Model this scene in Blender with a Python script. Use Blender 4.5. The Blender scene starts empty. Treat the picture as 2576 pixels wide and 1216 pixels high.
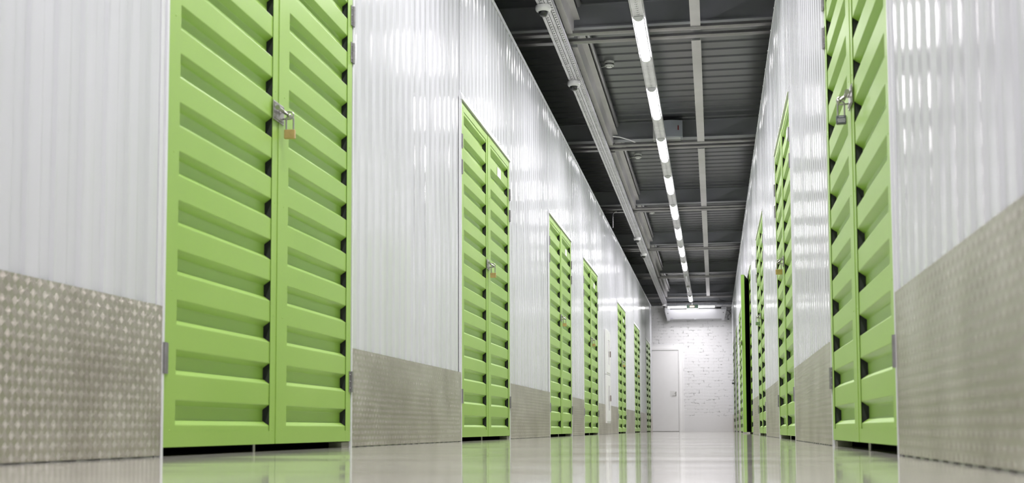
import bpy, bmesh, math, random
from mathutils import Vector, Matrix
random.seed(7)
S = bpy.context.scene
COL = S.collection
PI = math.pi

# ------------------------------------------------------------------ camera, world, exposure
XL, XR = -1.6, 0.508            # faces of the two corridor walls
CAM_H = 0.076
F_PX, CX, CY, W_PX, H_PX = 3100.0, 1288.0, 858.0, 2576.0, 1216.0
YAW, PITCH, ROLL = 0.1622, 0.0719, -0.0038
cam_d = bpy.data.cameras.new('camera'); cam = bpy.data.objects.new('camera', cam_d); COL.objects.link(cam)
fw = Vector((-math.sin(YAW)*math.cos(PITCH), math.cos(YAW)*math.cos(PITCH), math.sin(PITCH)))
rt = Vector((math.cos(YAW), math.sin(YAW), 0)); up = rt.cross(fw)
r2 = rt*math.cos(ROLL)+up*math.sin(ROLL); u2 = -rt*math.sin(ROLL)+up*math.cos(ROLL)
M = Matrix((r2, u2, -fw)).transposed().to_4x4(); M.translation = (0, 0, CAM_H)
cam.matrix_world = M
cam_d.sensor_width = 36; cam_d.lens = 36*F_PX/W_PX
cam_d.shift_x = 0; cam_d.shift_y = (CY-H_PX/2)/W_PX
cam_d.clip_start = 0.01; cam_d.clip_end = 200
cam_d.dof.use_dof = True; cam_d.dof.focus_distance = 10.0; cam_d.dof.aperture_fstop = 5.2
S.camera = cam
w = bpy.data.worlds.new('world'); S.world = w; w.use_nodes = True
w.node_tree.nodes['Background'].inputs[0].default_value = (0.9, 0.95, 1, 1)
w.node_tree.nodes['Background'].inputs[1].default_value = 0.02
S.view_settings.view_transform = 'Standard'; S.view_settings.look = 'None'
S.view_settings.gamma = 1; S.view_settings.use_curve_mapping = False
S.view_settings.exposure = 1.0
LAMP = 20.0            # brightness of the diffusers
WATT, SPREAD = 18.5, 145  # light thrown down by each lamp

# ------------------------------------------------------------------ materials
def lin(c): 
    c /= 255.0
    return c/12.92 if c <= 0.04045 else ((c+0.055)/1.055)**2.4
def rgb(r, g, b): return (lin(r), lin(g), lin(b), 1)
class NT:
    def __init__(s, name):
        s.m = bpy.data.materials.new(name); s.m.use_nodes = True
        s.n = s.m.node_tree; s.b = s.n.nodes['Principled BSDF']; s.out = s.n.nodes['Material Output']
    def node(s, t, **k):
        o = s.n.nodes.new(t)
        for a, v in k.items(): setattr(o, a, v)
        return o
    def link(s, a, b): s.n.links.new(a, b)
    def math(s, op, a, b=None, c=None, clamp=False):
        o = s.node('ShaderNodeMath', operation=op); o.use_clamp = clamp
        for i, v in enumerate((a, b, c)):
            if v is None: continue
            if isinstance(v, (int, float)): o.inputs[i].default_value = v
            else: s.link(v, o.inputs[i])
        return o.outputs[0]
    def coords(s):
        t = s.node('ShaderNodeTexCoord'); x = s.node('ShaderNodeSeparateXYZ'); s.link(t.outputs['Object'], x.inputs[0])
        return t.outputs['Object'], x.outputs[0], x.outputs[1], x.outputs[2]
    def noise(s, vec, scale, detail=3, rough=.5):
        o = s.node('ShaderNodeTexNoise'); s.link(vec, o.inputs['Vector'])
        o.inputs['Scale'].default_value = scale; o.inputs['Detail'].default_value = detail; o.inputs['Roughness'].default_value = rough
        return o.outputs['Fac']
    def mapping(s, vec, sc):
        o = s.node('ShaderNodeMapping'); s.link(vec, o.inputs['Vector']); o.inputs['Scale'].default_value = sc
        return o.outputs[0]
    def ramp(s, fac, stops):
        o = s.node('ShaderNodeValToRGB'); s.link(fac, o.inputs[0]); e = o.color_ramp.elements
        while len(e) < len(stops): e.new(0.5)
        for i, (p, c) in enumerate(stops): e[i].position = p; e[i].color = c
        return o.outputs[0]
    def bump(s, h, strength=.3, dist=.01):
        o = s.node('ShaderNodeBump'); s.link(h, o.inputs['Height']); o.inputs['Strength'].default_value = strength
        o.inputs['Distance'].default_value = dist; s.link(o.outputs[0], s.b.inputs['Normal']); return o
    def set(s, col=None, rough=None, metal=None, coat=None, spec=None):
        if col: s.b.inputs['Base Color'].default_value = col
        if rough is not None: s.b.inputs['Roughness'].default_value = rough
        if metal is not None: s.b.inputs['Metallic'].default_value = metal
        if coat is not None: s.b.inputs['Coat Weight'].default_value = coat; s.b.inputs['Coat Roughness'].default_value = .05
        if spec is not None: s.b.inputs['Specular IOR Level'].default_value = spec
        return s

def m_simple(name, col, rough=.5, metal=0, var=.06, scale=9, coat=None):
    t = NT(name).set(col, rough, metal, coat)
    v, x, y, z = t.coords()
    f = t.noise(v, scale, 4)
    c1 = tuple(min(1, k*(1+var)) for k in col[:3])+(1,); c0 = tuple(k*(1-var) for k in col[:3])+(1,)
    t.link(t.ramp(f, [(.3, c0), (.7, c1)]), t.b.inputs['Base Color'])
    return t.m

def m_green():
    t = NT('green_powder_coat').set(rgb(146, 186, 84), .35, 0, None, .55)
    v, x, y, z = t.coords()
    f = t.noise(v, 1.3, 3)
    t.link(t.ramp(f, [(.3, rgb(143, 181, 78)), (.7, rgb(153, 188, 90))]), t.b.inputs['Base Color'])
    t.bump(t.noise(v, 160, 2), .04, .002)
    return t.m
def m_wall():
    t = NT('white_profiled_sheet').set(rgb(200, 203, 206), .14, 0.0, None, .36)
    v, x, y, z = t.coords()
    f = t.noise(t.mapping(v, (1, 9, .25)), 1.0, 3)
    t.link(t.ramp(f, [(.3, rgb(198, 200, 203)), (.7, rgb(207, 208, 213))]), t.b.inputs['Base Color'])
    return t.m
def m_floor():
    t = NT('glossy_epoxy_floor').set(rgb(172, 171, 162), .07, 0, None, .6)
    v, x, y, z = t.coords()
    f = t.noise(v, .8, 4)
    t.link(t.ramp(f, [(.3, rgb(172, 170, 160)), (.7, rgb(184, 181, 174))]), t.b.inputs['Base Color'])
    g = t.noise(v, 2.0, 5, .6)
    t.link(t.math('MULTIPLY_ADD', g, .10, .03), t.b.inputs['Roughness'])
    h1 = t.noise(t.mapping(v, (.5, 1, 1)), 1.4, 1); h2 = t.noise(v, 14, 2)
    h3 = t.noise(t.mapping(v, (.35, 1, 1)), 3.3, 2, .6)
    h = t.math('ADD', t.math('ADD', h1, t.math('MULTIPLY', h3, .35)), t.math('MULTIPLY', h2, .02))
    t.bump(h, .2, .03)
    return t.m
def m_tread():
    t = NT('aluminium_tread_plate').set(rgb(176, 174, 163), .3, .85)
    v, x, y, z = t.coords()
    C = .026
    cy_ = t.math('DIVIDE', y, C); cz_ = t.math('DIVIDE', z, C)
    par = t.math('MODULO', t.math('ADD', t.math('FLOOR', cy_), t.math('FLOOR', cz_)), 2.0)
    par = t.math('ABSOLUTE', par)
    sg = t.math('MULTIPLY_ADD', par, 2.0, -1.0)
    fy = t.math('SUBTRACT', t.math('FRACT', cy_), .5); fz = t.math('SUBTRACT', t.math('FRACT', cz_), .5)
    u = t.math('ADD', fy, t.math('MULTIPLY', fz, sg))            # across the bars
    q = t.math('SUBTRACT', fy, t.math('MULTIPLY', fz, sg))       # along the bars
    bars = t.math('COSINE', t.math('MULTIPLY', u, 2*PI*3.0))
    bars = t.math('MULTIPLY_ADD', bars, .5, .5)
    bars = t.math('POWER', bars, 1.6)
    win = t.math('SUBTRACT', 1.0, t.math('POWER', t.math('MULTIPLY', t.math('MAXIMUM', t.math('ABSOLUTE', u), t.math('ABSOLUTE', q)), 1.7), 4.0), clamp=True)
    hgt = t.math('MULTIPLY', bars, win)
    big = t.noise(t.mapping(v, (1, 1.2, 1.6)), 2.2, 3)
    t.link(t.ramp(big, [(.3, rgb(172, 164, 156)), (.55, rgb(194, 187, 180)), (.75, rgb(206, 200, 196))]), t.b.inputs['Base Color'])
    t.link(t.math('MULTIPLY_ADD', big, .16, .24), t.b.inputs['Roughness'])
    hh = t.math('ADD', hgt, t.math('MULTIPLY', big, 5.0))
    t.bump(hh, 1.0, .0023)
    return t.m
def m_brick():
    t = NT('white_painted_brick').set(rgb(246, 246, 246), .55)
    v, x, y, z = t.coords()
    c = t.node('ShaderNodeCombineXYZ')
    wob = t.math('ADD', t.math('MULTIPLY_ADD', t.noise(v, 3.0, 3), .06, -.03), t.math('MULTIPLY_ADD', t.noise(v, 16.0, 3), .03, -.015))
    wox = t.math('MULTIPLY_ADD', t.noise(t.mapping(v, (1.3, 1, .7)), 11.0, 3), .06, -.03)
    t.link(t.math('ADD', x, wox), c.inputs[0]); t.link(t.math('ADD', z, wob), c.inputs[1])
    b = t.node('ShaderNodeTexBrick'); t.link(c.outputs[0], b.inputs['Vector'])
    b.inputs['Scale'].default_value = 1; b.inputs['Brick Width'].default_value = .27; b.inputs['Row Height'].default_value = .087
    b.inputs['Mortar Size'].default_value = .008; b.inputs['Mortar Smooth'].default_value = .4
    b.inputs['Color1'].default_value = (1, 1, 1, 1); b.inputs['Color2'].default_value = (.85, .85, .85, 1); b.inputs['Mortar'].default_value = (0, 0, 0, 1)
    above = t.math('GREATER_THAN', z, .41)
    mort = t.math('MULTIPLY', b.outputs['Fac'], above)
    n1 = t.noise(v, 7, 4, .6)
    gap = t.math('MULTIPLY', mort, t.math('MULTIPLY_ADD', n1, 7.0, -3.45, clamp=True))
    dirt = t.noise(v, 22, 3)
    mix = t.math('MULTIPLY', gap, t.math('MULTIPLY_ADD', dirt, 2.2, -.7, clamp=True), clamp=True)
    t.link(t.ramp(mix, [(0, rgb(239, 239, 240)), (.35, rgb(190, 190, 190)), (.8, rgb(80, 82, 80))]), t.b.inputs['Base Color'])
    h = t.math('SUBTRACT', t.math('MULTIPLY', t.noise(v, 12, 5), .5), mort)
    t.bump(h, .4, .010)
    return t.m
def m_perf(name, lanes, pitch, length, width, base=rgb(226, 224, 230)):
    """galvanised tray with real see-through slots; lanes = list of x centres, slot pitch / length along y, slot width along x"""
    t = NT(name).set(base, .4, .2)
    v, x, y, z = t.coords()
    f = t.noise(v, 6, 4)
    c0 = tuple(k*.8 for k in base[:3])+(1,)
    t.link(t.ramp(f, [(.3, c0), (.7, base)]), t.b.inputs['Base Color'])
    tot = None
    for i, (xc, p, ln, wd) in enumerate(lanes):
        ax = t.math('LESS_THAN', t.math('ABSOLUTE', t.math('SUBTRACT', x, xc)), wd/2)
        ay = t.math('LESS_THAN', t.math('FRACT', t.math('DIVIDE', y, p)), ln/p)
        k = t.math('MULTIPLY', ax, ay)
        tot = k if tot is None else t.math('MAXIMUM', tot, k)
    t.link(t.math('SUBTRACT', 1.0, tot), t.b.inputs['Alpha'])
    return t.m
def m_emit(name, col, s):
    t = NT(name); t.set((.9, .9, .9, 1) if s > 1 else (col[0]*.5, col[1]*.5, col[2]*.5, 1), .4)
    t.b.inputs['Emission Color'].default_value = col; t.b.inputs['Emission Strength'].default_value = s
    return t.m

MG = m_green()
MWALL = m_wall(); MFLOOR = m_floor(); MTREAD = m_tread(); MBRICK = m_brick()
MTRIM = m_simple('white_trim', rgb(218, 219, 222), .3, 0, .02)
MCAV = m_simple('raw_steel_in_shade', rgb(62, 66, 62), .7, .2, .2)  # raw steel, coloured dark to hold the shade of the leaf cavities
MSTEEL = m_simple('zinc_steel', rgb(170, 168, 165), .28, .9, .1, 40)
MDSTEEL = m_simple('dull_steel', rgb(150, 148, 150), .45, .7, .1, 40)
MBRASS = m_simple('brass', rgb(192, 164, 112), .34, .6, .08, 60)
MDECK = m_simple('grey_roof_deck', rgb(88, 90, 94), .3, .25, .08, 3)
MBEAM = m_simple('dark_grey_beam_paint', rgb(140, 142, 147), .5, 0, .06, 3)
MRAIL = m_simple('galvanised_channel', rgb(136, 135, 137), .32, .8, .12, 5)
MLONG = m_simple('pale_galvanised_profile', rgb(178, 176, 176), .45, .3, .06, 5)
MLAMP = m_emit('led_diffuser', (1, .97, 1, 1), LAMP)
MTUBE = m_emit('tube_glow', (1, .985, 1, 1), LAMP*.45)
MLAMPOFF = m_simple('unlit_diffuser', rgb(190, 190, 192), .3, 0, .02)
MPLAST = m_simple('white_plastic', rgb(228, 228, 228), .35, 0, .02)
MAIR = m_simple('air_curtain_enamel', rgb(210, 210, 214), .4, 0, .01)
MGREY = m_simple('bluish_grey_plastic', rgb(176, 180, 190), .4, 0, .03)
MBLACK = m_simple('black_plastic', rgb(22, 22, 24), .35, 0, .05)
MDARK = m_simple('unit_interior_shade', rgb(40, 40, 40), .8, 0, .1)  # shade of the unlit storage units, put into the colour
MDOORW = m_simple('white_painted_door', rgb(247, 247, 247), .45, 0, .01)
MRED = m_simple('dark_red_plastic', rgb(120, 40, 40), .4, 0, .05)
MHANDLE = m_simple('brown_handle', rgb(110, 90, 84), .4, 0, .05)
MSIGN = m_emit('green_sign_panel', rgb(30, 80, 52), .15)
MSIGNP = m_emit('pink_white_pictogram', rgb(255, 214, 196), .4)
MCONC = m_simple('threshold_block', rgb(140, 138, 128), .7, 0, .15, 20)
MLABEL = m_simple('paper_label', rgb(232, 232, 230), .5, 0, .02)
MLILAC = m_simple('lilac_logo_print', rgb(150, 140, 190), .5, 0, .02)
tg = NT('clear_dome').set((.03, .03, .035, 1), .04, 0, 1.0); tg.b.inputs['Alpha'].default_value = .55; MDOME = tg.m
tg = NT('smoky_window').set(rgb(170, 170, 168), .1, 0); MWIN = tg.m
MGPAD = m_simple('green_grey_padlock', rgb(122, 146, 112), .4, .5, .08, 60)
MDPAD = m_simple('dark_grey_padlock', rgb(92, 94, 100), .4, .6, .1, 60)
MPRINT = m_simple('pale_print', rgb(190, 190, 195), .5, 0, .02)

# ------------------------------------------------------------------ mesh helpers
class MB:
    def __init__(s): s.v = []; s.f = []; s.sm = []
    def add(s, vs, fs, smooth=False):
        o = len(s.v); s.v += [tuple(p) for p in vs]
        for f in fs: s.f.append(tuple(o+i for i in f)); s.sm.append(smooth)
    def box(s, x0, x1, y0, y1, z0, z1, bev=0):
        if x0 > x1: x0, x1 = x1, x0
        if y0 > y1: y0, y1 = y1, y0
        if z0 > z1: z0, z1 = z1, z0
        if bev <= 0:
            s.add([(x0,y0,z0),(x1,y0,z0),(x1,y1,z0),(x0,y1,z0),(x0,y0,z1),(x1,y0,z1),(x1,y1,z1),(x0,y1,z1)],
                  [(3,2,1,0),(4,5,6,7),(0,1,5,4),(1,2,6,5),(2,3,7,6),(3,0,4,7)])
        else:
            bm = bmesh.new(); bmesh.ops.create_cube(bm, size=1)
            for q in bm.verts: q.co = Vector(((x0+x1)/2+q.co.x*(x1-x0), (y0+y1)/2+q.co.y*(y1-y0), (z0+z1)/2+q.co.z*(z1-z0)))
            bmesh.ops.bevel(bm, geom=bm.edges[:], offset=bev, segments=2, affect='EDGES', profile=.5)
            bm.verts.index_update(); s.add([q.co for q in bm.verts], [[q.index for q in f.verts] for f in bm.faces]); bm.free()
    def tube(s, pts, r, n=10, cap=True):
        pts = [Vector(p) for p in pts]; rings = []
        prev = None
        for i, p in enumerate(pts):
            a = pts[max(0, i-1)]; b = pts[min(len(pts)-1, i+1)]; d = (b-a).normalized()
            if prev is None:
                ref = Vector((0,0,1)) if abs(d.z) < .9 else Vector((1,0,0)); e = d.cross(ref).normalized()
            else: e = (prev-d*prev.dot(d)).normalized()
            prev = e; g = d.cross(e); rr = r[i] if isinstance(r, (list, tuple)) else r
            rings.append([p+(e*math.cos(2*PI*k/n)+g*math.sin(2*PI*k/n))*rr for k in range(n)])
        vs = [q for R in rings for q in R]; fs = []
        for i in range(len(pts)-1):
            for k in range(n): fs.append((i*n+k, i*n+(k+1) % n, (i+1)*n+(k+1) % n, (i+1)*n+k))
        s.add(vs, fs, True)
        if cap:
            s.add(rings[0], [tuple(reversed(range(n)))]); s.add(rings[-1], [tuple(range(n))])
    def lathe(s, c, prof, n=24, axis='z', smooth=True):
        """prof: list of (r, h)"""
        vs = []
        for r, h in prof:
            for k in range(n):
                a = 2*PI*k/n
                if axis == 'z': vs.append((c[0]+r*math.cos(a), c[1]+r*math.sin(a), c[2]+h))
                elif axis == 'x': vs.append((c[0]+h, c[1]+r*math.cos(a), c[2]+r*math.sin(a)))
                else: vs.append((c[0]+r*math.cos(a), c[1]+h, c[2]+r*math.sin(a)))
        fs = [(i*n+k, i*n+(k+1) % n, (i+1)*n+(k+1) % n, (i+1)*n+k) for i in range(len(prof)-1) for k in range(n)]
        s.add(vs, fs, smooth)
        s.add(vs[:n], [tuple(reversed(range(n)))]); s.add(vs[-n:], [tuple(range(n))])
    def extr(s, poly, a0, a1, axis, closed=True, caps=True, smooth=False):
        """poly of 2D points; axis 'x': (y,z) points, 'y': (x,z) points, 'z': (x,y) points"""
        def P(q, t): return {'x': (t, q[0], q[1]), 'y': (q[0], t, q[1]), 'z': (q[0], q[1], t)}[axis]
        n = len(poly); vs = [P(q, a0) for q in poly]+[P(q, a1) for q in poly]
        m = n if closed else n-1
        s.add(vs, [(i, (i+1) % n, n+(i+1) % n, n+i) for i in range(m)], smooth)
        if caps and closed: s.add(vs[:n], [tuple(reversed(range(n)))]); s.add(vs[n:], [tuple(range(n))])
    def build(s, name, mat, parent=None, fix=True, auto=None):
        me = bpy.data.meshes.new(name); me.from_pydata(s.v, [], s.f)
        me.polygons.foreach_set('use_smooth', s.sm); 
        if fix:
            bm = bmesh.new(); bm.from_mesh(me); bmesh.ops.recalc_face_normals(bm, faces=bm.faces[:]); bm.to_mesh(me); bm.free()
        me.materials.append(mat); me.update()
        o = bpy.data.objects.new(name, me); COL.objects.link(o)
        if parent is not None:
            o.parent = parent; o.matrix_parent_inverse = Matrix.Identity(4)
            o.location = -WLOC.get(parent.name, Vector((0,0,0)))      # meshes are written in world space
            WLOC[o.name] = Vector((0,0,0))
        return o
WLOC = {}
def thing(name, label, cat, loc, group=None):
    o = bpy.data.objects.new(name, None); COL.objects.link(o); o.location = loc; o.empty_display_size = .05
    WLOC[o.name] = Vector(loc); o['label'] = label; o['category'] = cat
    if group: o['group'] = group
    return o
def tag(o, label, cat, group=None):
    o['label'] = label; o['category'] = cat
    if group: o['group'] = group
    return o
def struct(o): o['kind'] = 'structure'; return o
def copy_tree(o, parent=None):
    c = o.copy(); COL.objects.link(c)
    if parent is not None: c.parent = parent
    for ch in list(o.children): copy_tree(ch, c)
    return c
ORD = ['nearest', 'second', 'third', 'fourth', 'fifth', 'sixth', 'seventh', 'eighth', 'ninth', 'tenth', 'eleventh']

# ------------------------------------------------------------------ layout
Y0, YEND = -5.0, 34.2
LH, RH = 3.305, 3.319            # wall tops
LK, RK = 0.442, 0.453            # kick plate tops
DTOP = 2.222                     # door opening top
LD = [3.402, 7.738, 12.05, 15.29, 20.80, 25.17, 29.59]
RD = [3.553, 7.932, 12.312, 16.40, 22.35, 26.02, 29.75]
DW = 1.89
LEND = 32.45                     # the left wall stops just short of the end wall

# floor, ceiling
m = MB(); m.add([(-7,Y0-1,0),(5,Y0-1,0),(5,YEND+.5,0),(-7,YEND+.5,0),(-7,Y0-1,-.1),(5,Y0-1,-.1),(5,YEND+.5,-.1),(-7,YEND+.5,-.1)],
                [(0,1,2,3),(7,6,5,4),(0,4,5,1),(1,5,6,2),(2,6,7,3),(3,7,4,0)])
struct(m.build('floor', MFLOOR))
m = MB(); y = Y0; DZ = 3.94; pr = []
while y < YEND+.3:
    pr += [(y, DZ), (y+.205, DZ), (y+.210, DZ+.010), (y+.228, DZ+.010), (y+.238, DZ-.008), (y+.243, DZ-.010), (y+.25, DZ-.002)]; y += .25
pr += [(YEND+.5, DZ+.09), (Y0, DZ+.09)]
m.extr(pr, -7, 5, 'x', caps=False)
struct(m.build('ceiling', MDECK))

# corrugated sheet walls
PIT, DEP = .1265, .008
TS = [(0, -1), (.012, -.97), (.078, -.03), (.09, 0), (.10, 0), (.20, 0), (.31, 0), (.42, 0), (.515, 0), (.525, 0), (.537, -.03), (.603, -.97), (.615, -1), (.625, -1), (.72, -1), (.81, -1), (.90, -1), (.99, -1)]
def wave(k, t, side):
    """height of sheet bay k at phase t: flat crests and valleys, each very slightly dished and tilted like thin sheet"""
    rnd = random.Random(k*7919+side*13+(0 if t < .57 else 501))
    h = 0
    for q, (t0, h0) in enumerate(TS):
        t1, h1 = TS[q+1] if q+1 < len(TS) else (1.0, -1)
        if t0 <= t <= t1: h = h0+(h1-h0)*(t-t0)/(t1-t0); break
    x = h*DEP
    if .09 <= t <= .525: u = (t-.3075)/.2175; x += rnd.gauss(0, .00042)*u+.00022*(1-u*u)
    elif t >= .615: u = (t-.8075)/.1925; x += (rnd.gauss(0, .00042)*u-.00012*(1-u*u))*(1 if t < .985 else 0)
    return x
def sheet(m, side, ya, yb, z0, z1):
    xf = XL if side < 0 else XR
    k0 = math.floor(ya/PIT); ys = [ya]
    k = k0
    while k*PIT < yb:
        ys += [(k+t)*PIT for t, _ in TS if ya+.001 < (k+t)*PIT < yb-.001]; k += 1
    ys.append(yb); vs = []
    for yy in ys:
        k = math.floor(yy/PIT+1e-9); xx = xf-side*(wave(k, yy/PIT-k, side)-.0006)
        vs += [(xx, yy, z0), (xx, yy, z1)]
    m.add(vs, [(2*i, 2*i+2, 2*i+3, 2*i+1) for i in range(len(ys)-1)], True)
def wall_side(side):
    D = LD if side < 0 else RD; H = LH if side < 0 else RH; K = LK if side < 0 else RK
    end = LEND if side < 0 else YEND; nm = 'left' if side < 0 else 'right'
    xf = XL if side < 0 else XR
    m = MB(); cur = Y0; spans = []
    for d in D:
        spans.append((cur, d)); sheet(m, side, d-.001, d+DW+.001, DTOP+.012, H); cur = d+DW
    spans.append((cur, end))
    for a, b in spans: sheet(m, side, a, b, 0, H)
    struct(m.build('wall_'+nm, MWALL, fix=False))
    # backing boards: partitions behind the sheets, open behind the doors
    m = MB(); s = side
    for a, b in spans: m.box(xf+s*.014, xf+s*.06, a+.012, b-.012, 0, H-.01)
    for d in D: m.box(xf+s*.014, xf+s*.06, d, d+DW, DTOP+.03, H-.01)
    for d in D: 
        for yy in (d-.03, d+DW+.03): m.box(xf+s*.06, xf+s*1.9, yy-.02, yy+.02, 0, 3.1)
    m.box(xf+s*1.9, xf+s*1.95, Y0, end, 0, 3.1); m.box(xf+s*.06, xf+s*1.95, Y0, end, 3.1, 3.15)  # unseen unit backs and lids, added to keep light out of the units
    struct(m.build('wall_partition_'+nm, MDARK))
    # cap trim along the wall top
    m = MB()
    m.extr([(xf-s*.004, H-.022), (xf-s*.004, H+.012), (xf+s*.065, H+.012), (xf+s*.065, H-.02), (xf+s*.061, H-.02), (xf+s*.061, H+.008), (xf, H+.008), (xf, H-.022)], Y0, end, 'y')
    yy = 4.0
    while yy < end-.3: m.lathe((xf-s*.004, yy, H-.005), [(.007, 0), (.006, -s*.006)], 8, 'x'); yy += .55
    struct(m.build('trim_1' if s < 0 else 'trim_2', MTRIM))
    # kick plates
    for i, (a, b) in enumerate(spans):
        m = MB(); lo = max(a, -1)
        m.box(xf-s*.003, xf-s*.0075, lo+.006, b-.014 if i < len(spans)-1 else b, .004, K)
        struct(m.build('baseboard_'+nm, MTREAD))
        if b-a > 2.2 and b < 30:
            pass
    # end corner post of the left wall
    if side < 0:
        m = MB(); m.box(xf-.1, xf+.004, end, end+.02, 0, H+.01); m.box(xf, xf+.004, end-.03, end+.02, 0, H+.01)
        struct(m.build('trim_9', MTRIM))
    # door surrounds
    for i, d in enumerate(D):
        m = MB()
        for yy, e in ((d, -1), (d+DW, 1)):
            ya = yy+e*.002; yb = yy+e*.016
            m.box(xf-s*.009, xf+s*.05, ya, yb, 0, DTOP+.02)
            m.box(xf-s*.0022, xf+s*.004, yb, yb+e*.026, 0, DTOP+.02)
            m.box(xf-s*.004, xf+s*.004, ya, yb, DTOP+.02, H-.02)
        # sloping header flashing
        m.extr([(xf+s*.03, DTOP), (xf-s*.016, DTOP), (xf-s*.016, DTOP+.012), (xf-s*.004, DTOP+.045), (xf+s*.002, DTOP+.06), (xf+s*.03, DTOP+.06)], d-.02, d+DW+.02, 'y')
        for k in range(6): m.lathe((xf-s*.007, d+.1+k*(DW-.2)/5, DTOP+.04), [(.006, 0), (.005, -s*.006)], 8, 'x')
        struct(m.build('trim_%d' % (10+i if s < 0 else 20+i), MTRIM))
wall_side(-1); wall_side(1)

# end walls
m = MB(); m.box(-7, 5, YEND, YEND+.25, 0, 3.48); struct(m.build('wall_end', MBRICK))
m = MB(); m.box(-7, 5, YEND+.02, YEND+.25, 3.48, 4.0); struct(m.build('wall_end_upper', MBEAM))
m = MB(); m.box(-7, 5, Y0-.2, Y0, 0, 4.0); struct(m.build('wall_back', MDOORW))
# white service door in the end wall
d1 = MB(); d1.box(-1.83, -.955, YEND-.035, YEND-.012, .012, 2.24, .003); do = struct(d1.build('door_1', MDOORW))
m = MB(); m.box(-1.93, -1.835, YEND-.05, YEND, 0, 2.30); m.box(-.950, -.905, YEND-.05, YEND, 0, 2.30); m.box(-1.835, -.950, YEND-.05, YEND, 2.245, 2.30)
m.box(-.905, -.815, YEND-.02, YEND, 0, 2.38); m.box(-1.95, -.905, YEND-.02, YEND, 2.302, 2.38)
m.build('door_frame', MDOORW, do)
m = MB(); m.box(-1.04, -1.02, YEND-.045, YEND-.035, .98, 1.10, .003); m.tube([(-1.03, YEND-.045, 1.05), (-1.03, YEND-.075, 1.05), (-1.12, YEND-.075, 1.05)], .008, 8)
m.build('door_handle', MSTEEL, do)
m = MB(); m.box(-1.19, -1.05, YEND-.038, YEND-.035, .96, 1.12); m.build('notice', MLABEL, do)

# ------------------------------------------------------------------ storage doors
NV, VP, VB = 14, .152, .093
SL, VH, VD = .018, .076, .025
def leaf_profile(z0, z1):
    """(depth, z) going up; depth 0 at crest, negative = recessed"""
    p = [(0, z0)]
    r = .002
    for k in range(NV):
        b = VB+k*VP; t = b+VH
        if b < z0 or t > z1: continue
        p += [(0, b-r), (-.0006, b+r*.4), (-VD+.0008, b+SL-r*.4), (-VD, b+SL+r), (-VD, t-SL-r), (-VD+.0008, t-SL+r*.4), (-.0006, t-r*.4), (0, t+r)]
    p.append((0, z1)); return p
def make_leaf(root, s, xf, ya, yb, sa, sb, zb, zt, raised, near_hinge):
    """s=-1 left wall (faces +x) / +1 right wall; sa, sb = width of the near / far stile"""
    X = lambda dep: xf - s*dep           # dep >0 sticks out into the corridor
    m = MB(); F = .004+raised; T = .0016
    # face strips with folded edges
    m.box(X(F), X(F-T), ya, ya+sa, zb, zt); m.box(X(F), X(F-T), yb-sb, yb, zb, zt)
    m.box(X(F-.0002), X(F-T), ya+sa, yb-sb, zb, zb+.047); m.box(X(F-.0002), X(F-T), ya+sa, yb-sb, zt-.052, zt)
    # edges of the leaf, the back sheet
    m.box(X(F-T), X(-.04), ya, ya+.0016, zb, zt); m.box(X(F-T), X(-.04), yb-.0016, yb, zb, zt)
    m.box(X(F-T), X(-.04), ya, yb, zb, zb+.0016); m.box(X(F-T), X(-.04), ya, yb, zt-.0016, zt)
    # folded lips at the stiles' inner edges
    m.box(X(F-T), X(F-.004), ya+sa-.0016, ya+sa, zb+.047, zt-.052)
    lf = m.build('door_leaf', MG, root)
    m = MB(); m.box(X(-.0385), X(-.040), ya+.002, yb-.002, zb+.002, zt-.002)
    m.box(X(-.022), X(-.0385), ya+.004, ya+.006, zb+.002, zt-.002); m.box(X(-.022), X(-.0385), yb-.006, yb-.004, zb+.002, zt-.002)
    bs = m.build('back_sheet', MCAV, lf); bs['label'] = 'dark raw inner face'
    m = MB(); pr = [(X(F-T-.0015+d), z) for d, z in leaf_profile(zb+.03, zt-.03)]
    m.extr(pr, ya+sa-.012, yb-sb+.001, 'y', closed=False)
    # closing end behind the far stile (its dark colour holds the shade at the rib ends)
    m.build('corrugated_panel', MG, lf)
    m = MB(); m.box(X(-.001), X(-.0375), yb-sb+.016, yb-sb+.018, zb+.03, zt-.03); m.box(X(-.021), X(-.0375), ya+sa-.02, ya+sa-.018, zb+.03, zt-.03)
    m.build('inner_frame', MCAV, lf)
    # hinges
    hy = ya if near_hinge else yb; e = 1 if near_hinge else -1
    for hz in (.29, 1.78, 1.95):
        m = MB(); m.tube([(X(F+.006), hy-e*.003, hz-.046), (X(F+.006), hy-e*.003, hz+.046)], .0065, 10)
        m.box(X(F+.001), X(F+.003), hy-e*.003, hy+e*.024, hz-.046, hz+.046)
        m.box(X(F+.004), X(F+.007), hy-e*.003, hy-e*.020, hz-.046, hz+.046)
        for k in range(1, 5): m.tube([(X(F+.006), hy-e*.003, hz-.046+k*.0184-.001), (X(F+.006), hy-e*.003, hz-.046+k*.0184+.001)], .0072, 10)
        for k in (-1, 0, 1): m.lathe((X(F+.003), hy+e*.014, hz+k*.03), [(.004, 0), (.003, -s*.002)], 8, 'x')
        m.build('hinge', MDSTEEL, lf)
    # rivets on the stiles
    m = MB()
    for z in [zb+.05+k*.42 for k in range(6)]:
        m.lathe((X(F), ya+sa*.55, z), [(.0035, 0), (.0025, -s*.0012)], 8, 'x'); m.lathe((X(F), yb-sb*.5, z), [(.0035, 0), (.0025, -s*.0012)], 8, 'x')
    m.build('rivet', MG, lf)
    return lf
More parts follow.
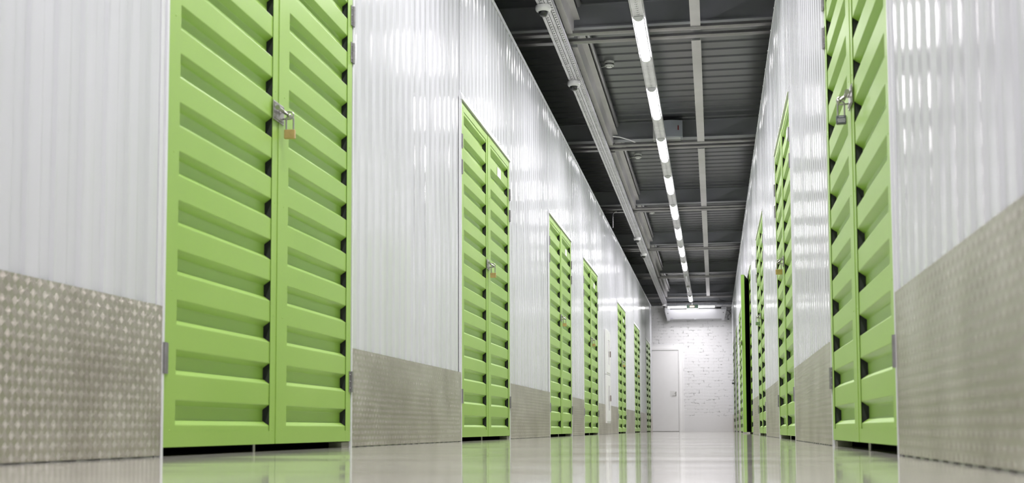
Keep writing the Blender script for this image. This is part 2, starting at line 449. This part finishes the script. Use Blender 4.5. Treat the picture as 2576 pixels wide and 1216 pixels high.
def make_hasp(root, s, xf, ys, zc):
    """slide bolt hasp at the meeting stile, ring sticking out towards the corridor"""
    X = lambda dep: xf - s*dep; F = .0075
    m = MB()
    # plate made of two embossed wings and a bridge
    m.box(X(F), X(F+.0025), ys-.05, ys-.004+.012, zc-.036, zc+.036, .0008); m.box(X(F), X(F+.0025), ys+.012, ys+.065, zc-.036, zc+.036, .0008)
    m.box(X(F+.002), X(F+.006), ys-.045, ys+.055, zc+.012, zc+.030, .0012); m.box(X(F+.002), X(F+.006), ys-.045, ys+.055, zc-.030, zc-.016, .0012)
    for a in (-.038, .052):
        for b in (-.026, .026): m.lathe((X(F+.002), ys+a, zc+b), [(.005, 0), (.0035, -s*.004)], 10, 'x')
    hp = m.build('hasp_plate', MSTEEL, root)
    m = MB(); m.tube([(X(F+.018), ys-.045, zc+.006), (X(F+.018), ys+.05, zc+.006)], .0065, 12)       # the bolt
    m.lathe((X(F+.018), ys-.045, zc+.006), [(.009, -.004), (.009, .004)], 12, 'y')
    m.tube([(X(F+.018), ys+.01, zc+.006), (X(F+.042), ys+.012, zc-.012)], .005, 8)
    m.lathe((X(F+.042), ys+.012, zc-.012), [(.002, -.008), (.008, -.006), (.008, .006), (.002, .008)], 12, 'y')
    m.build('bolt', MSTEEL, hp)
    m = MB(); c = Vector((X(F+.030), ys+.052, zc)); n = 20                                        # the staple ring
    pts = [(X(F), ys+.052, zc+.012), (X(F+.022), ys+.052, zc+.014)]
    pts += [(X(F+.030+.014*math.sin(a)), ys+.052, zc+.000+.014*math.cos(a)) for a in [PI*k/10 for k in range(11)]]
    pts += [(X(F+.022), ys+.052, zc-.014), (X(F), ys+.052, zc-.012)]
    m.tube(pts, .0032, 8); m.build('staple', MSTEEL, hp)
    m = MB(); m.box(X(F-.003), X(F+.0015), ys-.006, ys+.014, zc-.012, zc+.012); m.build('bolt_gap', MBLACK, hp)
    return hp
SIDE = {-1: 'left', 1: 'right'}
def make_door(s, i, d, lab):
    xf = XL if s < 0 else XR
    root = thing('storage_door', lab, 'door', (xf, d+DW/2, 0), 'green storage unit doors')
    zb, zt = .027, 2.216
    a, sp, b = d+.006, d+.943, d+DW-.006
    l1 = make_leaf(root, s, xf, a, sp-.002, .082, .055, zb, zt, 0, True)
    l2 = make_leaf(root, s, xf, sp+.001, b, .110, .066, zb, zt, .0025, False)
    X = lambda dep: xf - s*dep
    m = MB(); m.tube([(X(-.012), d+.77, .0), (X(-.012), d+.77, .06)], .0065, 8); m.build('floor_bolt', MSTEEL, root)
    m = MB(); m.box(X(-.0), X(-.06), d+DW-.11, d+DW-.002, .0, .024, .002); m.build('threshold_block', MCONC, root)
    make_hasp(root, s, xf, sp-.015, 1.262)
    return root, l1, l2
DL = ["nearest green double door on the left wall, cropped by the frame top",
      "second green double door on the left wall, white label on its right leaf",
      "third green double door from the camera on the left wall",
      "fourth green double door on the left wall, just before the white meter cabinets",
      "fifth green double door on the left wall, just past the white meter cabinets",
      "sixth green double door on the left wall, narrow with distance",
      "farthest green double door on the left wall, beside the white end door"]
DR = ["nearest green double door on the right wall, cropped by the frame top, dark grey padlock",
      "second green double door on the right wall, with a brass padlock",
      "third green double door on the right wall, with a dull green padlock",
      "green double door on the right wall with its far leaf standing ajar",
      "green double door on the right wall just behind the one standing ajar",
      "sixth green double door on the right wall, far along the corridor",
      "farthest green double door on the right wall, near the brick end wall"]
doors = {}
for i, d in enumerate(LD): doors['L', i] = make_door(-1, i, d, DL[i])
for i, d in enumerate(RD): doors['R', i] = make_door(1, i, d, DR[i])
# the open leaf of the fourth door on the right: turns on its far hinge
rt4, n4, f4 = doors['R', 3]
hy = RD[3]+DW-.006; hx = XR; ang = math.radians(6.6)
Rm = Matrix.Translation(Vector((hx-.003, hy, 0))-Vector((XR, RD[3]+DW/2, 0))) @ Matrix.Rotation(-ang, 4, 'Z') @ Matrix.Translation(Vector((-(hx-.003), -hy, 0)))
f4.matrix_local = Rm
for c in rt4.children:
    if c.name.startswith('hasp_plate'):
        c.matrix_local = Rm
# labels on leaves
def leaf_label(key, y0, y1, z0, z1):
    rootd, l1, l2 = doors[key]; s = -1 if key[0] == 'L' else 1; xf = XL if s < 0 else XR
    X = lambda dep: xf - s*dep
    leaf = l2 if key[0] == 'L' else l1
    m = MB(); m.box(X(.0026+(.0025 if s < 0 else 0)), X(.0034+(.0025 if s < 0 else 0)), y0, y1, z0, z1); o = m.build('paper_label', MLABEL, leaf); o['label'] = 'white paper label'
for i in (1, 2, 3, 4): leaf_label(('L', i), LD[i]+1.345, LD[i]+1.50, 1.995, 2.065)
leaf_label(('R', 1), RD[1]+.25, RD[1]+.40, 1.995, 2.065)

# ------------------------------------------------------------------ padlocks
def padlock(s, i, yc, label, mat, bw=.042, bh=.035, bt=.017, drop=.040, rot=0, style=0):
    xf = XL if s < 0 else XR
    X = lambda dep: xf - s*dep
    xr, zr = .0375, 1.247          # where the shackle hangs on the staple ring
    c = Vector((X(xr+.012), yc, zr-.05))
    root = thing('padlock', label, 'padlock', (X(xr), yc, 1.19), 'padlocks on the storage doors')
    cx_, cz = X(xr), zr-.028-bh/2-.012
    m = MB()
    m.box(cx_-bw/2, cx_+bw/2, yc-bt/2, yc+bt/2, cz-bh/2, cz+bh/2, .003)
    body = m.build('padlock_body', mat, root)
    m = MB(); hw = bw*.33; top = zr+.013
    pts = [(cx_-hw, yc, cz+bh/2-.004)]+[(cx_-hw*math.cos(a), yc, top-hw+hw*math.sin(a)) for a in [PI*k/12 for k in range(13)]]+[(cx_+hw, yc, cz+bh/2-.004)]
    m.tube(pts, .0033, 10); m.build('shackle', MSTEEL, root)
    if style == 1:
        m = MB()
        for k, (wd, zz) in enumerate(((.5, .010), (.75, .002), (.8, -.003), (.7, -.008))):
            m.box(cx_-bw/2*wd, cx_+bw/2*wd, yc-bt/2-.0006, yc-bt/2, cz+zz-.0009, cz+zz+.0012)
        m.build('print', MPRINT, body)
    if rot:
        Mr = Matrix.Translation(root.location) @ Matrix.Rotation(rot, 4, 'Z'); root.matrix_world = Mr
    return root
pl = ['brass padlock on the nearest left door', 'brass padlock on the second left door, beside the diamond kick plates',
      'small brass padlock on the third left door', 'small brass padlock on the fourth left door', 'tiny brass padlock on the fifth left door, past the meter cabinets',
      'tiny brass padlock on the sixth left door']
for i, l in enumerate(pl): padlock(-1, i, LD[i]+.943+.037, l, MBRASS, rot=(.1, .05, .05, 0, .1, -.1)[i])
padlock(1, 0, RD[0]+.943+.037, 'dark grey printed padlock on the nearest right door', MDPAD, .036, .032, style=1, rot=-.05)
padlock(1, 1, RD[1]+.943+.037, 'brass padlock on the second right door', MBRASS, .047, .037, rot=.15)
padlock(1, 2, RD[2]+.943+.037, 'dull green padlock on the third right door', MGPAD, .046, .036, rot=.1)
padlock(1, 6, RD[6]+.943+.037, 'tiny dark padlock on the farthest right door, against the brick wall', MDPAD, .06, .04)

# ------------------------------------------------------------------ meter cabinets on the left wall
def cabinet(z0, z1, w0, w1, hz, lab):
    x = XL+.008; y0, y1 = 18.33, 18.97
    r = thing('meter_cabinet', lab, 'cabinet', (x, (y0+y1)/2, z0), 'meter cabinets')
    m = MB(); m.box(x-.01, x+.020, y0, y1, z0, z1, .004); m.build('cabinet_body', MPLAST, r)
    m = MB(); dz = .03
    # door with a window opening
    ya, yb, za, zb_ = y0+.02, y1-.02, z0+dz, z1-dz
    m.box(x+.020, x+.027, ya, y0+.2, za, zb_); m.box(x+.020, x+.027, y1-.18, yb, za, zb_)
    m.box(x+.020, x+.027, y0+.2, y1-.18, za, w0); m.box(x+.020, x+.027, y0+.2, y1-.18, w1, zb_)
    dd = m.build('cabinet_door', MPLAST, r)
    m = MB(); m.box(x+.0205, x+.024, y0+.2, y1-.18, w0, w1); m.build('window', MWIN, dd)
    m = MB(); m.box(x+.027, x+.040, y1-.12, y1-.09, hz-.045, hz+.045, .003); m.build('handle', MHANDLE, dd)
cabinet(.875+.02, 1.57, 1.05, 1.42, 1.22, 'upper white meter cabinet with a grey window on the left wall')
cabinet(.165, .890, .357, .732, .545, 'lower white meter cabinet overlapping the left kick plate')

# ------------------------------------------------------------------ ceiling steelwork
BY = [-2.4, 2.05, 6.5, 10.95, 15.38, 19.88, 24.35, 28.9, 33.4]
def ibeam(y):
    m = MB(); a, b = 3.72, DZ
    m.extr([(y-.07, a), (y+.07, a), (y+.07, a+.012), (y-.045, a+.012), (y-.045, b-.012), (y+.07, b-.012), (y+.07, b), (y-.07, b), (y-.07, b-.012), (y-.055, b-.012), (y-.055, a+.012), (y-.07, a+.012)], -7, 5, 'x')
    return m
vis = [y for y in BY if y > 9]
def nm(k, n): return ORD[k] if k < n-1 else 'farthest'
for y in BY:
    k = vis.index(y) if y in vis else -1
    where = (nm(k, len(vis))+' dark grey steel roof beam across the corridor') if k >= 0 else ('dark grey steel roof beam overhead, '+('above' if y > 0 else 'behind')+' the camera'+(' and nearest to it' if y == 2.05 else ''))
    tag(ibeam(y+.05).build('roof_beam', MBEAM), where, 'beam', 'roof beams')
    for j, yy in enumerate((y-.16, y+.07)):
        m = MB(); z0, z1 = 3.60, 3.640; h = .03
        m.extr([(yy-h, z0+.016), (yy-h+.008, z0+.004), (yy-.008, z0), (yy+.008, z0), (yy+h-.008, z0+.004), (yy+h, z0+.016), (yy+h, z1), (yy-h, z1)], -7, 5, 'x')
        lab = ('%s support rail of the pair under the %s roof beam' % (('near', 'far')[j], nm(k, len(vis)))) if k >= 0 else ('%s support rail under a beam overhead, %s the camera' % (('near', 'far')[j], {6.5: 'well in front of and above', 2.05: 'just above', -2.4: 'behind'}[y]))
        tag(m.build('support_rail', MRAIL), lab, 'rail', 'support rails')
        # hanger studs to the beam
for k in range(len(BY)-1):
    y0, y1 = BY[k]+.22, BY[k+1]-.08
    kk = k-2
    wh = 'between the %s and %s roof beams' % (nm(kk-1, 6), nm(kk, 6)) if kk >= 1 else ('in front of the nearest roof beam in view' if kk == 0 else ('overhead, out of the picture' if k == 1 else 'overhead behind the camera'))
    m = MB(); x0, x1 = -1.252, -1.200
    m.extr([(x0, 3.615), (x1, 3.615), (x1, 3.775), (x1+.055, 3.775), (x1+.055, 3.781), (x1-.006, 3.781), (x1-.006, 3.621), (x0, 3.621)], y0, y1, 'y')
    o = m.build('ceiling_channel', MLONG); tag(o, 'pale channel beside the camera tray '+wh, 'channel', 'long ceiling channels')
    m = MB(); x0, x1 = -.155, -.068
    m.extr([(x0, 3.62), (x1, 3.62), (x1, 3.665), (x1-.004, 3.665), (x1-.004, 3.624), (x0+.004, 3.624), (x0+.004, 3.665), (x0, 3.665)], y0, y1, 'y')
    o = m.build('ceiling_channel', MLONG); tag(o, 'plain flat channel right of the lights '+wh, 'channel', 'long ceiling channels')
    m = MB(); m.tube([(-1.14, y0+.1, 3.84), (-1.14, y1-.22, 3.84), (-1.14, y1-.14, 3.88)], .03, 12)
    tag(m.build('conduit', MRAIL), 'conduit under the roof deck '+wh, 'pipe', 'conduits along the deck')

# perforated trays
ML = m_perf('perforated_tray', [(-1.333, .030, .018, .010), (-1.318, .060, .020, .012), (-1.268, .030, .018, .010), (-1.252, .060, .020, .012)], .03, .02, .01)
MT = m_perf('perforated_light_track', [(-.624, .025, .012, .007), (-.525, .025, .012, .007), (-.5745, .050, .030, .004), (-.5845, .050, .016, .004), (-.5645, .050, .016, .004)], .03, .02, .01)
def tray(name, xs, z, h, y0, y1, mat, joints):
    r = None; m = MB()
    for (a, b) in xs:
        t = .0015
        m.box(a, b, y0, y1, z, z+t); m.box(a, a+t, y0, y1, z, z+h); m.box(b-t, b, y0, y1, z, z+h)
        for j in joints: m.box(a-.001, b+.001, j-.03, j+.03, z-.0015, z)
    return m.build(name, mat)
tj = [11.32+k*2.93 for k in range(-5, 8)]
tag(tray('cable_tray', [(-1.362, -1.299), (-1.2975, -1.235)], 3.50, .045, Y0, 34.15, ML, tj), 'perforated double cable tray carrying the dome cameras', 'cable tray')
tag(tray('light_track', [(-.633, -.516)], 3.515, .04, Y0, 33.55, MT, [14.05+k*2.93 for k in range(-6, 7)]), 'perforated metal track holding the row of LED lights', 'light track')
# hangers from tray to rails
# ------------------------------------------------------------------ lights
def lamp(loc_y, lit, label, xc=-.5745, z=3.513):
    L, W2, hgt = 1.2, .040, .026
    r = thing('ceiling_light', label, 'light', (xc, loc_y, z), 'LED lights on the track')
    m = MB(); m.box(xc-W2, xc+W2, loc_y, loc_y+L, z-.010, z, .002); m.build('lamp_base', MPLAST, r)
    n = 12; arc = [(xc+W2*.97*math.cos(PI+PI*k/n), z-.010+hgt*math.sin(PI+PI*k/n)) for k in range(n+1)]
    m = MB(); m.extr(arc, loc_y+.03, loc_y+L-.03, 'y', closed=True, smooth=False); m.sm = [True]*(n)+[False]*(len(m.f)-n)
    m.build('diffuser', MLAMP if lit else MLAMPOFF, r)
    if lit:
        ld = bpy.data.lights.new('lamp_light', 'AREA'); ld.shape = 'RECTANGLE'; ld.size = .07; ld.size_y = L-.07
        ld.energy = WATT*(1.15 if label.startswith('last') else 1); ld.spread = math.radians(SPREAD); ld.color = (1, .96, .99)
        lo = bpy.data.objects.new('lamp_light', ld); COL.objects.link(lo); lo.parent = r; lo.location = (0, L/2, -.010-hgt-.002)
    arc2 = [(xc+W2*math.cos(PI+PI*k/n), z-.008+(hgt+.003)*math.sin(PI+PI*k/n)) for k in range(n+1)]
    for ya in (loc_y, loc_y+L-.03):
        m = MB(); m.extr(arc2, ya, ya+.03, 'y'); m.build('end_cap', MPLAST, r)
for k in range(-6, 11):
    y = 10.10+2.195*k
    if k < 0: lab = 'lit LED batten overhead on the track, %s of the picture' % ('just in front', 'nearer than the top edge', 'nearer still than the top edge', 'above the camera and out', 'behind the camera and out', 'far behind the camera and out')[-k-1]
    elif k in (8, 9): lab = 'unlit LED batten on the track, %s of the two dark ones' % ('nearer' if k == 8 else 'farther')
    elif k == 10: lab = 'last lit LED batten on the track, before the exit sign'
    else: lab = '%s lit LED batten from the camera on the track' % ORD[k]
    lamp(y, k not in (8, 9), lab)
# cross lamp and sign at the corridor end
r = thing('ceiling_light', 'lit white tube light across the corridor behind the green sign', 'light', (-.58, 33.7, 3.38))
m = MB(); m.box(-1.24, .10, 33.675, 33.725, 3.40, 3.42, .002); m.build('lamp_base', MPLAST, r)
m = MB(); m.tube([(-1.20, 33.7, 3.385), (.05, 33.7, 3.385)], .026, 14); m.build('diffuser', MTUBE, r)
ld = bpy.data.lights.new('lamp_light', 'AREA'); ld.shape = 'RECTANGLE'; ld.size = 1.2; ld.size_y = .05; ld.energy = WATT*.3; ld.spread = math.radians(115); ld.color = (1, .96, .99)
lo = bpy.data.objects.new('lamp_light', ld); COL.objects.link(lo); lo.parent = r; lo.location = (.005, 0, -.025); lo.rotation_euler = (math.radians(-25), 0, 0)
for a, b in ((-1.245, -1.20), (.05, .105)):
    m = MB(); m.tube([(a, 33.7, 3.385), (b, 33.7, 3.385)], [.012, .028] if a < -1 else [.028, .012], 14); m.build('end_cap', MPLAST, r)
m = MB()
for x in (-1.0, -.15): m = MB(); m.tube([(x, 33.7, 3.41), (x, 33.7, 3.9)], .004, 6); m.build('hanger_rod', MSTEEL, r)
r = thing('exit_sign', 'green hanging sign with a pinkish pictogram under the light track end', 'sign', (-.535, 33.500, 3.310))
m = MB(); m.box(-.69, -.385, 33.460, 33.485, 3.322, 3.422, .002); m.build('sign_panel', MSIGN, r)
m = MB(); c0 = (-.545, 3.372)
m.extr([(c0[0]-.065, 3.356), (c0[0]-.055, 3.350), (c0[0]+.045, 3.350), (c0[0]+.07, 3.372), (c0[0]+.045, 3.394), (c0[0]-.055, 3.394), (c0[0]-.065, 3.388)], 33.456, 33.460, 'y'); m.build('pictogram', MSIGNP, r)
m = MB(); m.box(-.70, -.375, 33.455, 33.520, 3.308, 3.322); m.box(-.70, -.69, 33.455, 33.520, 3.308, 3.430); m.box(-.385, -.375, 33.455, 33.520, 3.308, 3.430); m.box(-.56, -.53, 33.460, 33.510, 3.430, 3.485); m.build('sign_frame', MPLAST, r)

# ------------------------------------------------------------------ dome cameras
def dome(y, lab):
    x, z = -1.316, 3.4985
    r = thing('dome_camera', lab, 'camera', (x, y, z), 'dome cameras on the tray')
    m = MB(); m.lathe((x, y, z), [(.060, 0), (.064, -.004), (.064, -.030), (.058, -.042), (.047, -.052), (.044, -.052)], 32); m.build('housing', MPLAST, r)
    m = MB(); m.lathe((x, y, z), [(.0445, -.050)]+[(.0445*math.cos(a), -.050-.044*math.sin(a)) for a in [PI/2*k/9 for k in range(10)]][:-1]+[(.001, -.094)], 28); m.build('dome', MDOME, r)
    m = MB(); m.lathe((x, y, z), [(.036, -.050), (.036, -.066), (.028, -.078), (.01, -.080)], 18); m.lathe((x, y-.02, z-.072), [(.012, 0), (.012, -.010), (.008, -.012)], 12); m.build('lens_block', MBLACK, r)
dome(9.67, 'nearest white dome camera, at the top of the picture')
dome(11.88, 'second white dome camera under the cable tray')
dome(21.96, 'third white dome camera, first of the two close together')
dome(24.0, 'fourth white dome camera, second of the two close together')
dome(34.0, 'farthest white dome camera, at the tray end by the brick wall')

# smoke detectors
for i, (x, y) in enumerate(((-1.034, 12.73), (-1.005, 17.18), (-1.035, 21.7))):
    r = thing('smoke_detector', '%s white smoke detector under the roof deck' % ORD[i], 'smoke detector', (x, y, 3.94), 'smoke detectors')
    m = MB(); m.lathe((x, y, 3.94), [(.052, 0), (.052, -.020), (.046, -.026), (.046, -.034), (.052, -.038), (.050, -.052), (.030, -.064), (.004, -.066)], 28); m.build('detector_body', MPLAST, r)
    m = MB(); m.lathe((x, y, 3.94), [(.0475, -.027), (.0475, -.034)], 28)
    for k in range(8):
        a = 2*PI*k/8; m.tube([(x+.034*math.cos(a-.25), y+.034*math.sin(a-.25), 3.8785), (x+.034*math.cos(a+.25), y+.034*math.sin(a+.25), 3.8785)], .003, 6)
    m.build('vent', MBLACK, r)
    m = MB(); m.tube([(x, y+.03, 3.925), (x-.03, y+.12, 3.932), (x-.14, y+.2, 3.93)], .006, 8); m.build('cable', MPLAST, r)

# speaker box behind the track
r = thing('wall_speaker', 'bluish white curved box on the second roof beam behind the lights', 'speaker', (-.52, 15.2, 3.66))
m = MB(); n = 12
x0, x1, ymid = -.66, -.335, 15.26
pts = [(x0, 15.3), (x0, 15.15)]+[(x0+(x1-x0)*k/n, 15.15-.045*math.sin(PI*k/n)) for k in range(1, n)]+[(x1, 15.15), (x1, 15.3)]
m.extr(pts, 3.68, 3.885, 'z'); sp_ = m.build('speaker_body', MGREY, r)
m = MB(); m.box(-.64, -.36, 15.16, 15.34, 3.655, 3.68); m.box(x0-.035, x0, 15.12, 15.34, 3.66, 3.885); m.build('bracket', MPLAST, r)
m = MB(); m.box(-.392, -.378, 15.118, 15.135, 3.76, 3.815); o = m.build('indicator', MRED, r); o['label'] = 'dark red indicator'

# bent conduit by the third beam on the left
m = MB(); pts = [(-1.25, 19.7, 3.585), (-1.50, 19.7, 3.585)]+[(-1.50-.07*math.sin(a), 19.7, 3.515+.07*math.cos(a)) for a in [PI/2*k/6 for k in range(7)]]+[(-1.57, 19.7, 3.318)]
m.tube(pts, .012, 10); tag(m.build('bent_conduit', MRAIL), 'pale conduit bending down to the left wall top under the third beam', 'pipe')
m = MB(); m.tube([(-.93, 15.36, 3.68), (-.99, 15.30, 3.70), (-1.12, 15.2, 3.72), (-1.2, 15.15, 3.72)], .008, 8); tag(m.build('loose_cable', MPLAST), 'pale cable drooping along the second roof beam', 'cable')
m = MB(); m.tube([(.05, 33.6, 3.86), (.10, 33.75, 3.72), (.2, 34.0, 3.6), (.35, 34.1, 3.56)], .010, 8); tag(m.build('hanging_cable', MRAIL), 'grey cable hanging from the roof above the air curtain', 'cable')

# ------------------------------------------------------------------ air curtain on the end wall
r = thing('air_curtain', 'long white air curtain above the end door on the brick wall', 'air curtain', (-.466, YEND, 3.05))
yw = YEND
prof = [(yw, 3.40), (yw-.20, 3.40), (yw-.24, 3.385), (yw-.255, 3.32), (yw-.21, 3.085), (yw-.17, 3.07), (yw, 3.10)]
m = MB(); m.extr(prof, -1.16, .23, 'x'); m.build('housing', MAIR, r)
for a, b, sgn in ((-1.30, -1.16, -1), (.23, .37, 1)):
    m = MB(); pa = [(yw, 3.42), (yw-.20, 3.42), (yw-.25, 3.40), (yw-.27, 3.32), (yw-.22, 3.06), (yw-.16, 3.035), (yw, 3.05)]
    o0 = a if sgn < 0 else b; i0 = b if sgn < 0 else a
    vs = [(i0, p, z) for p, z in pa]+[(o0-sgn*(.06 if z < 3.2 else 0), p, z) for p, z in pa]; nn = len(pa)
    m.add(vs, [(i, (i+1) % nn, nn+(i+1) % nn, nn+i) for i in range(nn)]+[tuple(reversed(range(nn))), tuple(range(nn, 2*nn))])
    m.build('end_cap', MAIR, r)
m = MB(); m.box(-1.16, .23, yw-.262, yw-.232, 3.345, 3.398); m.build('intake_slot', MBLACK, r)
m = MB(); m.box(-.51, -.44, yw-.225, yw-.20, 3.065, 3.085, .003); m.build('sensor', MAIR, r)
m = MB(); m.box(-1.15, -1.08, yw-.222, yw-.214, 3.105, 3.112); m.build('logo', MLILAC, r)
for x in (-1.215, .285): m = MB(); m.lathe((x, yw-.262, 3.24), [(.011, 0), (.011, -.004)], 10, 'y'); m.build('screw', MBLACK, r)
r = thing('thermostat', 'small white control box on the brick wall right of the air curtain', 'control box', (.42, YEND, 3.0))
m = MB(); m.box(.375, .465, YEND-.04, YEND, 3.0, 3.10, .004); m.build('casing', MPLAST, r)
m = MB(); m.box(.395, .445, YEND-.043, YEND-.038, 3.06, 3.085); m.build('display', MBLACK, r)
m = MB()
m.tube([(.40, YEND-.02, 3.10), (.41, YEND-.03, 3.17), (.47, YEND-.04, 3.22), (.44, YEND-.04, 3.30), (.50, YEND-.03, 3.34)], .007, 6)
m.tube([(.37, YEND-.02, 3.33), (.43, YEND-.04, 3.30), (.49, YEND-.04, 3.24), (.50, YEND-.03, 3.12)], .006, 6)
tag(m.build('cable_bundle', MBLACK), 'tangle of dark cables on the brick wall above the control box', 'cable')
m = MB(); m.tube([(-6, 34.12, 3.54), (4, 34.12, 3.54)], .014, 8); 
for k in range(12): m.box(-1.5+k*.18, -1.47+k*.18, 34.10, 34.22, 3.52, 3.56)
tag(m.build('wall_conduit', MRAIL), 'long conduit with clips along the top of the brick wall', 'pipe')
